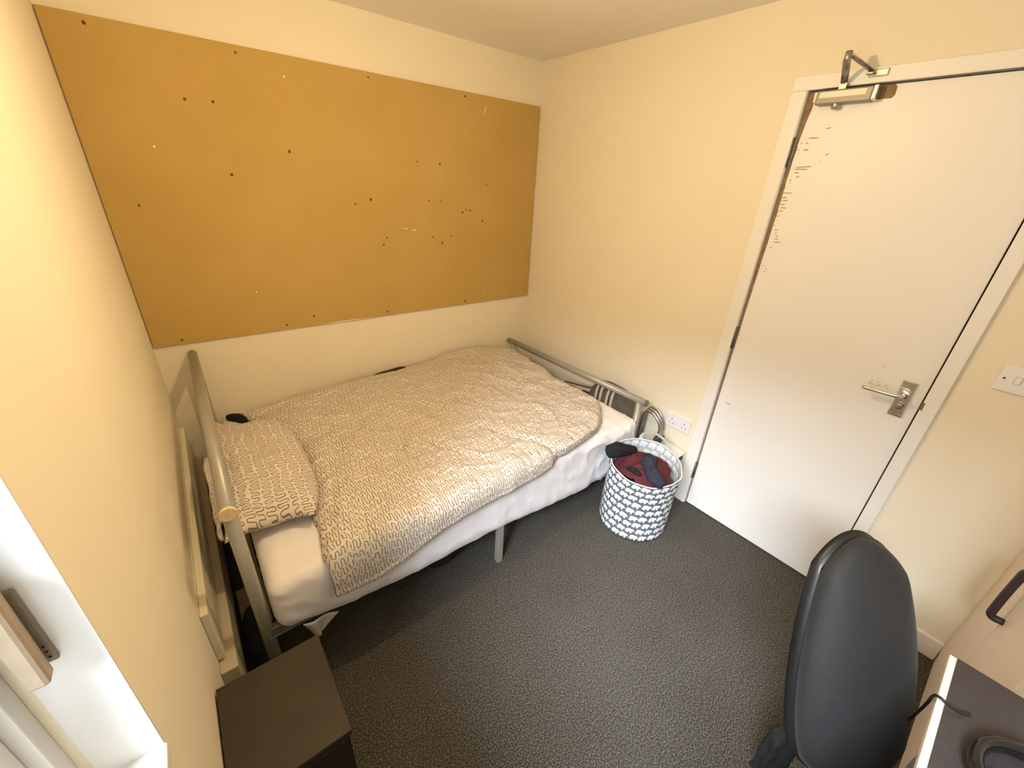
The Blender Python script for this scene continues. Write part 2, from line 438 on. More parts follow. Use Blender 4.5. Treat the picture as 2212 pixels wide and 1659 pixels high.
# ------------------------------------------------------------------ door
bm = B()      # architrave
aw = 0.054
box(bm, -0.016, 0.0, DY0 - 0.002, -1.480, 0, DZ - 0.004); box(bm, -0.016, 0.0, -2.281, DY1 + 0.004, 0, DZ - 0.004)
box(bm, -0.016, 0.0, -2.281, -1.480, DZ - 0.004, 2.028)
struct(obj('trim_1', bm, GLOSS, bevel=0.003))
bm = B()      # lining of the frame
box(bm, -0.010, 0.058, DY0 - 0.004, DY0 + 0.010, 0, DZ); box(bm, -0.010, 0.058, DY1 - 0.010, DY1 + 0.004, 0, DZ)
box(bm, -0.010, 0.058, DY1, DY0, DZ - 0.004, DZ + 0.01)
box(bm, 0.050, 0.058, DY1, DY0, 0, DZ, 1)
struct(obj('trim_2', bm, [GLOSS, DARK], bevel=0.0))
door = bpy.data.objects.new('door_1', None); COL.objects.link(door); door.location = (0, -1.54, 0); struct(door)
LX = 0.002
LY0, LY1 = -1.541, -2.231
bm = B(); box(bm, LX, LX + 0.04, LY1, LY0, 0.006, 1.977)
leaf = obj('door_leaf', bm, DOORW, door, bevel=0.0015)
bm = B()
xw = LX - 0.0006
wpts = [(0.006,.004),(0.30,.0055),(0.6,.006),(0.95,.0075),(1.2,.009),(1.40,.011),(1.55,.0135),(1.62,.0125),(1.75,.011),(1.80,.0135),(1.806,.011),(1.88,.0165),(1.93,.0235),(1.944,.0235),(1.946,.018),(1.977,.016)]
for (z0, w0), (z1, w1) in zip(wpts, wpts[1:]):
    n = 4
    for k in range(n):
        a, b2 = lerp(z0, z1, k/n), lerp(z0, z1, (k+1)/n)
        wa = lerp(w0, w1, k/n) * (1 + 0.12*nz(a*40, 3)); wb2 = lerp(w0, w1, (k+1)/n) * (1 + 0.12*nz(b2*40, 3))
        poly(bm, [(xw, LY0, a), (xw, LY0 - wa, a), (xw, LY0 - wb2, b2), (xw, LY0, b2)])
poly(bm, [(xw, -1.742, 1.9765), (xw, -1.792, 1.9765), (xw, -1.801, 1.970), (xw, -1.803, 1.946), (xw, -1.797, 1.937), (xw, -1.742, 1.936)])
obj('bare_wood_patch', bm, BARE, leaf, recalc=False)
marks = [(-1.577,1.829,-1.621,1.828),(-1.577,1.811,-1.589,1.813),(-1.561,1.812,-1.567,1.812),(-1.576,1.789,-1.597,1.79),(-1.558,1.79,-1.563,1.79),
 (-1.63,1.857,-1.648,1.86),(-1.657,1.771,-1.67,1.775),(-1.647,1.745,-1.653,1.757),(-1.561,1.729,-1.631,1.733),(-1.56,1.723,-1.617,1.723),
 (-1.57,1.712,-1.587,1.71),(-1.581,1.696,-1.594,1.698),(-1.561,1.684,-1.571,1.684),(-1.566,1.675,-1.57,1.673),(-1.551,1.651,-1.557,1.66),
 (-1.549,1.638,-1.589,1.638),(-1.551,1.62,-1.573,1.621),(-1.552,1.61,-1.581,1.61),(-1.556,1.593,-1.574,1.596),(-1.557,1.583,-1.584,1.582),
 (-1.554,1.568,-1.574,1.571),(-1.555,1.549,-1.565,1.551),(-1.554,1.513,-1.56,1.514),(-1.561,1.496,-1.576,1.498),(-1.568,1.484,-1.577,1.485),
 (-1.574,1.473,-1.588,1.474),(-1.573,1.463,-1.589,1.462),(-1.569,1.449,-1.606,1.452),(-1.566,1.426,-1.576,1.428),(-1.561,1.348,-1.566,1.349),
 (-1.576,1.337,-1.582,1.338),(-1.57,1.324,-1.579,1.327),(-1.58,0.681,-1.614,0.679)]
bm = B()
for (ya, za, yb, zb) in marks:
    w = 0.0022
    poly(bm, [(xw, ya, za), (xw, lerp(ya,yb,.3), lerp(za,zb,.3)+w), (xw, lerp(ya,yb,.8), lerp(za,zb,.8)+w*1.2), (xw, yb-.001, zb+.001), (xw, lerp(ya,yb,.75), lerp(za,zb,.75)-w*.8), (xw, lerp(ya,yb,.25), lerp(za,zb,.25)-w*.7)])
obj('paint_chip', bm, CHIP, leaf, recalc=False)
bm = B()
for k in range(26):
    y = -2.105 + random.uniform(-.032, .035); z = 1.0 + random.uniform(-.012, .012) - (y + 2.105) * 0.0
    disc(bm, (xw, y, z), random.uniform(.0015, .0035), 'x', 0, 6, 0.6)
for (y, z) in ((-2.088, 1.076), (-2.090, 1.068), (-1.575, .08), (-1.59, .075), (-1.60, .068), (-1.58, .05), (-1.555, .36), (-1.56, .355)):
    disc(bm, (xw, y, z), .003, 'x', 0, 6, .5)
obj('scuff_mark', bm, SCUFF, leaf, recalc=False)
for z0, z1 in ((1.729, 1.833), (0.960, 1.065), (0.179, 0.286)):
    bm = B()
    tube(bm, [(-0.006, -1.536, z0), (-0.006, -1.536, z1)], 0.0055, 10)
    box(bm, -0.004, 0.001, -1.548, -1.536, z0, z1)
    box(bm, -0.0115, -0.0095, -1.536, -1.524, z0, z1)
    obj('hinge', bm, HINGEM, door)
# handle
hp = B(); box(hp, LX - 0.008, LX, -2.202, -2.158, 0.900, 1.043)
hpo = obj('handle_plate', hp, CHROME, door, bevel=0.003)
bm = B()
tube(bm, smooth_path([(LX - 0.006, -2.180, 0.992), (LX - 0.045, -2.180, 0.992), (LX - 0.058, -2.170, 0.992), (LX - 0.060, -2.13, 0.990), (LX - 0.060, -2.065, 0.988)], 6), 0.0075, 12)
lathe(bm, [(0.018, LX - 0.008), (0.018, LX - 0.013), (0.012, LX - 0.016), (0.0, LX - 0.016)], (0, -2.180, 0.992), 20, 'x')
obj('lever', bm, CHROME, hpo)
bm = B()
lathe(bm, [(0.013, LX - 0.008), (0.013, LX - 0.018), (0.009, LX - 0.020), (0.0, LX - 0.020)], (0, -2.180, 0.945), 18, 'x')
box(bm, LX - 0.030, LX - 0.018, -2.186, -2.174, 0.9425, 0.9475)
obj('thumb_turn', bm, STEEL, hpo)
for y in (-2.192, -2.168):
    for z in (0.908, 1.035):
        bm = B(); lathe(bm, [(0.004, LX - 0.008), (0.003, LX - 0.0095), (0.0, LX - 0.0095)], (0, y, z), 10, 'x'); obj('screw', bm, STEEL, hpo)
bm = B(); box(bm, -0.0165, 0.0, -2.243, -2.234, 0.955, 0.985); obj('latch_keep', bm, BARE, door)
# closer
dc = B(); box(dc, LX - 0.040, LX, -1.748, -1.580, 1.930, 1.972)
dco = obj('door_closer', dc, CLOSER, door, bevel=0.004)
bm = B(); poly(bm, [(LX - 0.0406, -1.590, 1.949), (LX - 0.0406, -1.730, 1.949), (LX - 0.0406, -1.730, 1.967), (LX - 0.0406, -1.590, 1.967)])  # pale strip paints the closer's sloped top face as lit by the lamp
obj('lit_face_strip', bm, STRIP, dco, recalc=False)
bm = B(); box(bm, LX - 0.043, LX - 0.002, -1.762, -1.748, 1.931, 1.974); obj('end_cap', bm, CHROME, dco, bevel=0.003)
bm = B(); lathe(bm, [(0.013, 1.930), (0.013, 1.920), (0.008, 1.914), (0.0, 1.914)], (LX - 0.022, -1.645, 0), 18); obj('adjuster_knob', bm, STEEL, dco)
bm = B()
box(bm, LX - 0.038, LX - 0.010, -1.664, -1.642, 1.972, 1.990)
tube(bm, [(-0.026, -1.652, 1.986), (-0.128, -1.672, 2.036)], 0.011, 12, flat=(1, .35))
lathe(bm, [(0.0, 2.026), (0.010, 2.026), (0.010, 2.058), (0.0, 2.058)], (-0.128, -1.672, 0), 14)
tube(bm, [(-0.128, -1.672, 2.052), (-0.034, -1.722, 2.016)], 0.010, 12, flat=(1, .4))
obj('closer_arm', bm, STEEL, dco)
bm = B(); box(bm, -0.022, -0.016, -1.768, -1.715, 2.000, 2.020); box(bm, -0.042, -0.016, -1.732, -1.712, 2.004, 2.012)
obj('frame_bracket', bm, STEEL, dco, bevel=0.002)

# ------------------------------------------------------------------ socket and switch
so = thing('wall_socket', 'white double power socket low on the wall left of the door', 'socket', (0, -1.381, 0.417))
bm = B(); box(bm, -0.009, 0, -1.454, -1.308, 0.417, 0.503); obj('face_plate', bm, PLAS, so, bevel=0.003)
for yc in (-1.366, -1.396):
    bm = B(); box(bm, -0.0125, -0.009, yc - 0.006, yc + 0.006, 0.455, 0.477); obj('rocker', bm, PLAS, so, bevel=0.0015)
for yc in (-1.343, -1.419):
    bm = B()
    box(bm, -0.0094, -0.009, yc - 0.002, yc + 0.002, 0.462, 0.470)
    for s in (-1, 1): box(bm, -0.0094, -0.009, yc + s*0.011 - 0.003, yc + s*0.011 + 0.003, 0.440, 0.444)
    obj('pin_hole', bm, DARK, so)
sw = thing('light_switch', 'white single light switch on the wall right of the door', 'light switch', (0, -2.406, 1.095))
bm = B(); box(bm, -0.009, 0, -2.449, -2.363, 1.095, 1.181); obj('face_plate', bm, PLAS, sw, bevel=0.003)
bm = B(); box(bm, -0.0094, -0.009, -2.4145, -2.3975, 1.1255, 1.1505, 0); obj('rocker_gap', bm, PLASD, sw)
bm = B(); box(bm, -0.013, -0.009, -2.413, -2.399, 1.127, 1.149); obj('rocker', bm, PLAS, sw, bevel=0.0015)
for yc in (-2.376, -2.436):
    bm = B(); lathe(bm, [(0.0032, -0.009), (0.0032, -0.0098), (0.0, -0.0098)], (0, yc, 1.138), 10, 'x'); obj('screw', bm, HANDLE, sw)

# ------------------------------------------------------------------ ceiling lamp above the bed edge, out of the frame (the warm light)
LAMP = Vector((-1.40, -1.36, 2.0))
wl = thing('ceiling_lamp', 'bare warm bulb hanging on a short cord from the ceiling', 'lamp', (LAMP.x, LAMP.y, H))
bm = B(); lathe(bm, [(0.0, H), (0.042, H), (0.038, H - 0.020), (0.010, H - 0.030), (0.0, H - 0.030)], (LAMP.x, LAMP.y, 0), 24); obj('ceiling_rose', bm, PLAS, wl)
bm = B(); tube(bm, [(LAMP.x, LAMP.y, H - 0.028), (LAMP.x, LAMP.y, LAMP.z + 0.13)], 0.003, 8); obj('cord', bm, PLAS, wl)
bm = B(); lathe(bm, [(0.0, 0.135), (0.018, 0.13), (0.020, 0.085), (0.0, 0.085)], (LAMP.x, LAMP.y, LAMP.z), 20); obj('bulb_holder', bm, PLAS, wl)
bm = B(); lathe(bm, [(0.013, 0.085), (0.018, 0.070), (0.028, 0.055), (0.026, 0.038), (0.014, 0.029), (0.0, 0.027)], (LAMP.x, LAMP.y, LAMP.z), 24); obj('bulb', bm, GLOW, wl, smooth=True)
ll = bpy.data.lights.new('ceiling_lamp_light', 'POINT'); ll.energy = LAMP_POWER; ll.color = (1.0, 0.74, 0.40); ll.shadow_soft_size = 0.03
lo = bpy.data.objects.new('ceiling_lamp_light', ll); COL.objects.link(lo); lo.location = (LAMP.x, LAMP.y, LAMP.z - 0.01)

# ------------------------------------------------------------------ panel and pipe casing on the left wall behind the bed head
bm = B(); box(bm, XL, XL + 0.020, -1.26, -0.10, 0.30, 0.50); tag(obj('wall_panel', bm, PANEL, bevel=0.004), 'pale cream panel low on the left wall behind the bed head', 'wall panel')
bm = B(); box(bm, XL, XL + 0.045, -1.30, -0.02, 0.10, 0.29); tag(obj('pipe_casing', bm, CASE, bevel=0.004), 'beige boxed pipe casing running along the foot of the left wall', 'pipe casing')

# ------------------------------------------------------------------ bed frame
HX, FX = -2.056, -0.160
BY0, BY1 = -0.075, -1.215          # far and near post lines
bed = thing('bed_frame', 'silver grey tubular metal bed frame against the back wall', 'bed frame', (-1.1, -0.65, 0))
def tube_obj(name, pts, r, mat, parent, n=20, bv=0):
    bm = B(); tube(bm, pts, r, n); return obj(name, bm, mat, parent)
ht = tube_obj('head_tube', [(HX, -0.018, 0.820), (HX, -1.262, 0.806)], 0.019, SILVER, bed)
ft = tube_obj('foot_tube', [(FX, -0.012, 0.545), (FX, -1.250, 0.568)], 0.019, SILVER, bed)
bm = B(); lathe(bm, [(0.0, 0.006), (0.017, 0.006), (0.0205, 0.004), (0.0205, -0.004), (0.0195, -0.005), (0.0, -0.005)], (HX, -1.265, 0.806), 32, 'y')
for f in bm.faces: f.smooth = False
obj('end_cap', bm, CREAM, ht, recalc=True)
bm = B(); lathe(bm, [(0.0, 0.002), (0.014, 0.002), (0.0195, 0.000), (0.0195, -0.004), (0.0, -0.004)], (FX, -1.253, 0.568), 24, 'y'); obj('end_cap', bm, RAILM, ft)
for x, y, zt in ((HX, BY0, 0.815), (HX, BY1 - 0.015, 0.805), (FX, BY0, 0.545), (FX, BY1 + 0.005, 0.567)):
    bm = B(); tube(bm, [(x, y, 0.0), (x, y, zt)], 0.0185, 18, flat=(1.0, 1.0)); obj('post', bm, SILVER, bed)
for y in (BY0, BY1 - 0.02):
    bm = B(); box(bm, HX, FX, y - 0.012, y + 0.012, 0.262, 0.300); box(bm, HX, FX, y - 0.016, y + 0.030, 0.262, 0.267)
    obj('side_rail', bm, RAILM, bed, bevel=0.002)
for x in (HX + 0.01, FX - 0.01):
    bm = B(); box(bm, x - 0.012, x + 0.012, BY1, BY0, 0.265, 0.300); obj('end_rail', bm, RAILM, bed, bevel=0.002)
for x, y in ((-1.136, -1.245), (-1.136, -0.65), (-1.136, -0.09)):
    bm = B(); box(bm, x - 0.014, x + 0.014, y - 0.014, y + 0.014, 0.004, 0.268); obj('leg', bm, SILVER, bed, bevel=0.002)
for k in range(12):
    x = -1.95 + k * 0.155
    bm = B(); box(bm, x - 0.03, x + 0.03, BY1 + 0.01, BY0 - 0.01, 0.286, 0.299); obj('slat', bm, BARE, bed)

# ------------------------------------------------------------------ mattress with fitted sheet
def mattress():
    bm = bmesh.new()
    lo = Vector((-2.028, -1.262, 0.300)); hi = Vector((-0.192, -0.022, 0.478)); r = 0.045
    nx, ny, nzc = 150, 90, 18
    def surf(p):
        q = Vector([min(max(p[i], lo[i] + r), hi[i] - r) for i in range(3)])
        d = p - q
        return q + d.normalized() * r if d.length > 1e-6 else p
    hem = [(-2.06, .290), (-1.95, .270), (-1.85, .240), (-1.67, .216), (-1.17, .214), (-0.80, .176), (-0.34, .130), (-0.19, .13)]
    def shape(p):
        q = surf(Vector(p))
        w = nz(q.x*5, q.y*5, q.z*5)*0.006 + nz(q.x*14, q.y*11, q.z*14+4)*0.0035
        # diagonal pulls of the sheet
        n1 = nz(q.x*9 + q.z*22, q.z*9 - q.x*5, q.y*3); ridge = (1 - abs(n1)*2.2)
        side = sstep(-1.20, -1.25, q.y)
        foot = sstep(-0.9, -0.45, q.x) * side
        w2 = max(0, ridge) ** 3 * (0.004 + 0.009 * foot) * side
        flat = max(0, 1 - abs(nz(q.x*16 + q.y*3, q.y*13)*2.6)) ** 4 * 0.0055 * (1 - side)
        n = Vector((0, -1, 0)) * side + Vector((0, 0, 1)) * (1 - side)
        q = q + n * (w + w2 + flat)
        if side > 0 and q.z < 0.44:
            zb = pl1(hem, q.x) + 0.006*nz(q.x*12, 8)
            t = (0.44 - q.z) / (0.44 - 0.300)
            q.z = lerp(0.44, zb, min(t, 1.0))
            q.y -= 0.012 * t
            if q.x > -0.62: q.y += 0.020 * sstep(-0.62, -0.50, q.x) * t
        return q
    def face(fn, nu, nv):
        grid(bm, lambda i, j: shape(fn(i/nu, j/nv)), nu, nv)
    L = lambda a, t: lerp(lo[a], hi[a], t)
    face(lambda s, t: (L(0,s), L(1,t), hi.z), nx, ny)
    face(lambda s, t: (L(0,s), L(1,t), lo.z), 40, 30)
    face(lambda s, t: (L(0,s), lo.y, L(2,t)), nx, nzc)
    face(lambda s, t: (L(0,s), hi.y, L(2,t)), 60, nzc)
    face(lambda s, t: (lo.x, L(1,s), L(2,t)), ny, nzc)
    face(lambda s, t: (hi.x, L(1,s), L(2,t)), ny, nzc)
    bmesh.ops.remove_doubles(bm, verts=bm.verts, dist=0.0015)
    return obj('mattress', bm, SHEET, smooth=True)
tag(mattress(), 'mattress under a white creased fitted sheet on the metal bed', 'mattress')

# ------------------------------------------------------------------ duvet
def duvet():
    wall = [(0,-1.935,-.145,.530),(.15,-1.68,-.095,.535),(.36,-1.32,-.055,.530),(.50,-1.09,-.040,.525),(.64,-.82,-.035,.535),(.70,-.72,-.035,.562),(.78,-.58,-.035,.572),(.87,-.43,-.040,.560),(.95,-.28,-.055,.53),(1,-.215,-.075,.505)]
    hem = [(0,-1.850,-1.300,.372),(.08,-1.73,-1.305,.366),(.16,-1.62,-1.305,.388),(.25,-1.49,-1.305,.440),(.36,-1.33,-1.305,.462),(.50,-1.12,-1.300,.470),(.60,-.975,-1.292,.468),(.665,-.885,-1.285,.478),(.70,-.840,-1.262,.512),(.74,-.79,-1.272,.524),(.82,-.67,-1.262,.530),(.92,-.52,-1.222,.515),(1,-.415,-1.165,.492)]
    head = [(0,-1.935),(.12,-1.86),(.2,-1.835),(.30,-1.790),(.42,-1.772),(.52,-1.778),(.62,-1.80),(.72,-1.836),(.82,-1.835),(.92,-1.858),(1,-1.856)]
    foot = [(0,-.205),(.09,-.208),(.30,-.250),(.52,-.276),(.70,-.282),(.82,-.282),(.91,-.325),(1,-.40)]
    def P(t, k, x): return pl1([(a[0], a[k]) for a in t], x)
    NS, N1, N2 = 210, 130, 16
    rows = []
    uvs = []
    for i in range(NS + 1):
        s = i / NS
        wy, wz = P(wall, 2, s), P(wall, 3, s)
        hx, hy, hz = P(hem, 1, s), P(hem, 2, s), P(hem, 3, s)
        shy = hy + 0.060; row = []
        for j in range(N1 + N2 + 1):
            if j <= N1:
                t = j / N1 * 0.92; y = lerp(wy, shy, j / N1)
            else:
                t = 0.92 + 0.08 * (j - N1) / N2; y = None
            x = lerp(pl1(head, t), pl1(foot, t), s)
            if t > 0.88: x = lerp(x, hx, sstep(0.88, 1.0, t))
            yy = y if y is not None else shy
            # height of the filled quilt over the bed
            ef = min((s + 0.012) * 1.6, (1.020 - s) * 1.9, (t + 0.03) * 1.1)
            puff = 0.068 * (1 - math.exp(-max(ef, 0) / 0.045))
            top = 0.474 + puff
            top += 0.018 * math.exp(-((x + 0.62)**2/0.10 + (yy + 0.25)**2/0.06))
            top += 0.014 * nz(x*3.1, yy*3.1, 1.7) + 0.010 * nz(x*7.5, yy*6.5, 4.2)
            rg = max(0, 1 - abs(nz(x*6.0 + yy*2, yy*7.0, 9.1)) * 3.0) ** 2
            top += 0.010 * rg
            rg2 = max(0, 1 - abs(nz(x*13 - yy*5, yy*12 + x*4, 2.2)) * 3.2) ** 3
            top += 0.006 * rg2
            rg3 = max(0, 1 - abs(nz(x*19 + yy*9, yy*15 - x*7, 12.2)) * 3.4) ** 2
            top += 0.005 * rg3 + 0.003 * nz(x*40, yy*40, 6)
            top += 0.016 * math.exp(-((t - .035)/.028)**2) * (1 - sstep(.30, .42, s)) if s < .42 else 0
            # long folds
            def fold(x0, y0, x1, y1, wd, dp):
                dx, dy = x1-x0, y1-y0; LL = dx*dx+dy*dy
                q = max(0, min(1, ((x-x0)*dx + (yy-y0)*dy)/LL))
                dd = math.hypot(x-x0-q*dx, yy-y0-q*dy)
                return -dp * math.exp(-(dd/wd)**2) * (1 - 0.7*q)
            top += fold(-.84,-1.26,-1.02,-.92,.020,.030) + fold(-1.66,-.66,-1.58,-.95,.022,.018) + fold(-1.42,-.86,-1.36,-1.12,.014,.014)
            top += fold(-1.28,-.90,-1.20,-1.10,.014,.013) + fold(-1.55,-.40,-1.50,-.62,.016,.010) + fold(-.60,-.14,-.85,-.10,.014,.016)
            top += fold(-1.93,-.21,-1.30,-.13,.010,.020) + fold(-.55,-.60,-.70,-.95,.018,.012) + fold(-1.0,-.45,-.95,-.75,.018,.008)
            if t < 0.10: top = lerp(wz + 0.2*(top - 0.54), top, sstep(0.0, 0.10, t))
            if y is None:
                a = (j - N1) / N2
                p0 = Vector((x, shy, top)); p2 = Vector((x, hy, hz)); p1 = Vector((x, hy - 0.004, top + 0.004 ))
                p = p0*(1-a)**2 + p1*2*a*(1-a) + p2*a*a
                p.y -= 0.010 * max(0, nz(x*11, a*2.0, 3)) * a
                p.z += 0.004*nz(x*14, 5, a)
            else:
                p = Vector((x, yy, top))
            row.append(p)
        rows.append(row)
    NJ = N1 + N2
    for i in range(NS + 1):
        acc = 0; r = [0]
        for j in range(1, NJ + 1):
            acc += (rows[i][j] - rows[i][j-1]).length; r.append(acc)
        uvs.append(r)
    bm = bmesh.new()
    V = grid(bm, lambda i, j: rows[i][j], NS, NJ, lambda i, j: (rows[i][j].x + 3.0, uvs[i][j]))
    # rolled thickness under the rim
    uvl = bm.loops.layers.uv.verify()
    ring = [(i, 0) for i in range(NS)] + [(NS, j) for j in range(NJ)] + [(i, NJ) for i in range(NS, 0, -1)] + [(0, j) for j in range(NJ, 0, -1)]
    cx, cy = -1.1, -0.65
    def drop(p, out, dz, hemv):
        d = Vector((p.x - cx, (p.y - cy), 0)); d = Vector((d.x / 0.85, d.y / 0.62, 0))
        d = Vector((d.x if abs(d.x) > 0.75 * abs(d.y) or True else 0, d.y, 0)).normalized()
        if hemv: return p + Vector((0, 0.022 if out < 0 else -0.004, dz * 0.5))
        return p + d * out + Vector((0, 0, dz))
    prev = [V[i][j] for i, j in ring]
    def uv_of(k):
        i, j = ring[k % len(ring)]; return (rows[i][j].x + 3.0, uvs[i][j])
    for step, (out, dz) in enumerate(((0.006, -0.018), (-0.004, -0.036), (-0.030, -0.046))):
        cur = []
        for k, (i, j) in enumerate(ring):
            p = rows[i][j]; hv = j > NJ - N2 and p.z < 0.50
            q = drop(p, out, dz, hv); 
            if not hv and q.z < 0.478 and p.z > 0.47: q.z = max(q.z, 0.470)
            cur.append(bm.verts.new(q))
        n = len(ring)
        for k in range(n):
            f = bm.faces.new((prev[k], prev[(k+1) % n], cur[(k+1) % n], cur[k])); f.smooth = True
            ua, ub = uv_of(k), uv_of(k + 1); dd = 0.018 * step; dd2 = 0.018 * (step + 1)
            for l, (uu, e) in zip(f.loops, ((ua, dd), (ub, dd), (ub, dd2), (ua, dd2))): l[uvl].uv = (uu[0], uu[1] + e)
        prev = cur
    return obj('duvet', bm, SQUIG, smooth=True)
tag(duvet(), 'rumpled white duvet printed with brown squiggles spread over the bed', 'duvet')

# ------------------------------------------------------------------ pillow
def pillow():
    bm = bmesh.new()
    cx, cy = -1.930, -0.690; a, b = 0.158, 0.370
    NU, NV = 70, 120
    def pt(i, j, top):
        u = i / NU * 2 - 1; v = j / NV * 2 - 1
        ear = 1 + 0.06 * (abs(u) ** 6) * (abs(v) ** 6)
        pinch = 1 - 0.05 * (1 - v * v) * (1 if u < 0 else -0.6)
        pinv = 1 - 0.05 * (1 - u * u)
        x = cx + a * u * pinch * ear; y = cy + b * v * pinv * ear
        x -= (0.030 * v * v + 0.050 * abs(v) ** 7) * (u > 0) * u
        if u < 0 and v > 0: y += 0.14 * abs(u) ** 3 * v ** 6; x += 0.03 * abs(u) ** 3 * v ** 6
        e = (1 - abs(u) ** 2.6) * (1 - abs(v) ** 3.2)
        h = max(e, 0) ** 0.5 * 0.080
        wr = nz(x*7, y*7, 2)*0.009 + max(0, 1-abs(nz(x*16+y*4, y*12, 5))*3)**3*0.006
        zc = 0.535 + 0.012 * (v > 0.6) * (v - 0.6)
        if u < -0.15: zc += 0.03 * (-u - 0.15)
        if top: return Vector((x, y, zc + h * 1.05 + wr * sstep(0, .3, e)))
        return Vector((x, y, max(zc - h * 0.75, 0.474)))
    grid(bm, lambda i, j: pt(i, j, True), NU, NV, lambda i, j: (pt(i, j, True).y + 3, pt(i, j, True).x + 3 ))
    grid(bm, lambda i, j: pt(i, j, False), NU, NV, lambda i, j: (pt(i, j, False).y + 3.2, pt(i, j, False).x + 3))
    bmesh.ops.remove_doubles(bm, verts=bm.verts, dist=0.0004)
    return obj('pillow', bm, SQUIG, smooth=True)
pil = tag(pillow(), 'plump pillow in a brown squiggle pillowcase at the head of the bed', 'pillow')
def flap():
    bm = bmesh.new(); NU, NV = 40, 14
    edge_lo = [(-1.06, .555), (-1.03, .535), (-.98, .545), (-.90, .565), (-.84, .60), (-.80, .63), (-.74, .62), (-.66, .60)]
    def pt(i, j):
        y = lerp(-1.06, -.66, i/NU); t = j/NV
        zl = pl1(edge_lo, y); zt = 0.645 - 0.03 * abs(y + .85)
        z = lerp(zt, min(zl, zt - .01), t)
        x = -2.098 - 0.010 * math.sin(t*2.5) + 0.006*nz(y*18, z*14, 2) + 0.0
        if t < 0.3: x += (0.3 - t) * 0.06
        return Vector((x, y, z))
    grid(bm, pt, NU, NV, lambda i, j: (pt(i, j).y + 3, j/NV*0.14))
    o = obj('pillowcase_flap', bm, SQUIG, pil, smooth=True)
    s = o.modifiers.new('solid', 'SOLIDIFY'); s.thickness = 0.006
flap()

# ------------------------------------------------------------------ cloth bits round the bed
def blob(name, pts, rs, mat, label=None, cat=None, flat=(1, 1), amp=0.006, fr=22, n=20, k=7, parent=None):
    bm = bmesh.new()
    P = smooth_path(pts, k); R = [lerp(rs[min(int(q), len(rs)-1)], rs[min(int(q)+1, len(rs)-1)], q - int(q)) for q in [i / k for i in range(len(P))]]
    d0 = (P[0] - P[1]).normalized(); d1 = (P[-1] - P[-2]).normalized()
    PP = [P[0] + d0*R[0]*0.85, P[0] + d0*R[0]*0.6] + P + [P[-1] + d1*R[-1]*0.6, P[-1] + d1*R[-1]*0.85]
    RR = [R[0]*0.35, R[0]*0.78] + R + [R[-1]*0.78, R[-1]*0.35]
    tube(bm, PP, RR, n, flat=flat)
    for v in bm.verts:
        c = v.co; v.co = c + Vector((nz(c.x*fr, c.y*fr, c.z*fr), nz(c.x*fr+9, c.y*fr, c.z*fr), nz(c.x*fr, c.y*fr+9, c.z*fr))) * amp
    o = obj(name, bm, mat, parent, smooth=True)
    if label: tag(o, label, cat)
    return o
blob('blanket', [(-1.40, -.035, .43), (-1.30, -.034, .472), (-1.15, -.034, .498), (-1.02, -.033, .50), (-.90, -.033, .47)], [.02, .024, .026, .024, .02], MAROON,
     'dark brown blanket edge squeezed between duvet and back wall', 'blanket', amp=.004)
blob('sock', [(-1.985, -.100, .492), (-1.955, -.135, .497), (-1.93, -.165, .494)], [.018, .024, .020], SOCKB,
     'black sock lying between pillow and the duvet corner', 'sock', amp=.004)
bm = B()
def hang(i, j):
    t = j / 8; s = i / 10
    return Vector((lerp(-1.960, -1.850, s) + 0.028*t*(s < .5) - 0.052*t*s*1.2, -1.268 - 0.006*math.sin(s*7), lerp(0.275 - .02*s, 0.185 + 0.03*abs(s-.25), t)))
grid(bm, hang, 10, 8)
hc = obj('cloth', bm, GREYCL, smooth=True); sm = hc.modifiers.new('solid', 'SOLIDIFY'); sm.thickness = 0.004
tag(hc, 'pale grey cloth corner hanging below the near bed rail', 'cloth')
def lump(name, c, r, mat, label, cat, sq=2.6, amp=0.02, fr=7):
    bm = bmesh.new(); bmesh.ops.create_icosphere(bm, subdivisions=4, radius=1.0)
    for v in bm.verts:
        p = v.co.copy()
        m_ = (abs(p.x)**sq + abs(p.y)**sq + abs(p.z)**sq) ** (-1/sq); p *= m_
        q = Vector((c[0] + p.x*r[0], c[1] + p.y*r[1], c[2] + p.z*r[2]))
        q += p.normalized() * amp * nz(q.x*fr, q.y*fr, q.z*fr)
        q.z = max(q.z, 0.002); v.co = q
    o = obj(name, bm, mat, smooth=True); return tag(o, label, cat)
lump('bag', (-1.36, -0.95, .095), (.13, .22, .092), BLACKF, 'black soft bag on the carpet under the middle of the bed', 'bag')
lump('rucksack', (-2.088, -1.055, .078), (.050, .130, .076), BLACKF, 'dark soft bag on the floor between pipe casing and bed head post', 'bag', amp=.016)
bm = B(); box(bm, -2.138, -2.030, -.905, -.745, .002, .016); box(bm, -2.136, -2.032, -.824, -.818, .016, .018)
tag(obj('cardboard', bm, CARDB, bevel=.002), 'flat beige cardboard on the floor under the bed head', 'cardboard')
bm = B(); box(bm, -2.100, -2.000, -.592, -.575, .002, .005); tag(obj('paper', bm, PAPER), 'thin white paper strip on the floor under the bed head, farther from the cabinet', 'paper')
bm = B(); box(bm, -2.075, -2.000, -.700, -.660, .002, .010); tag(obj('paper', bm, PAPER), 'small white paper packet on the floor beside the beige cardboard', 'paper')

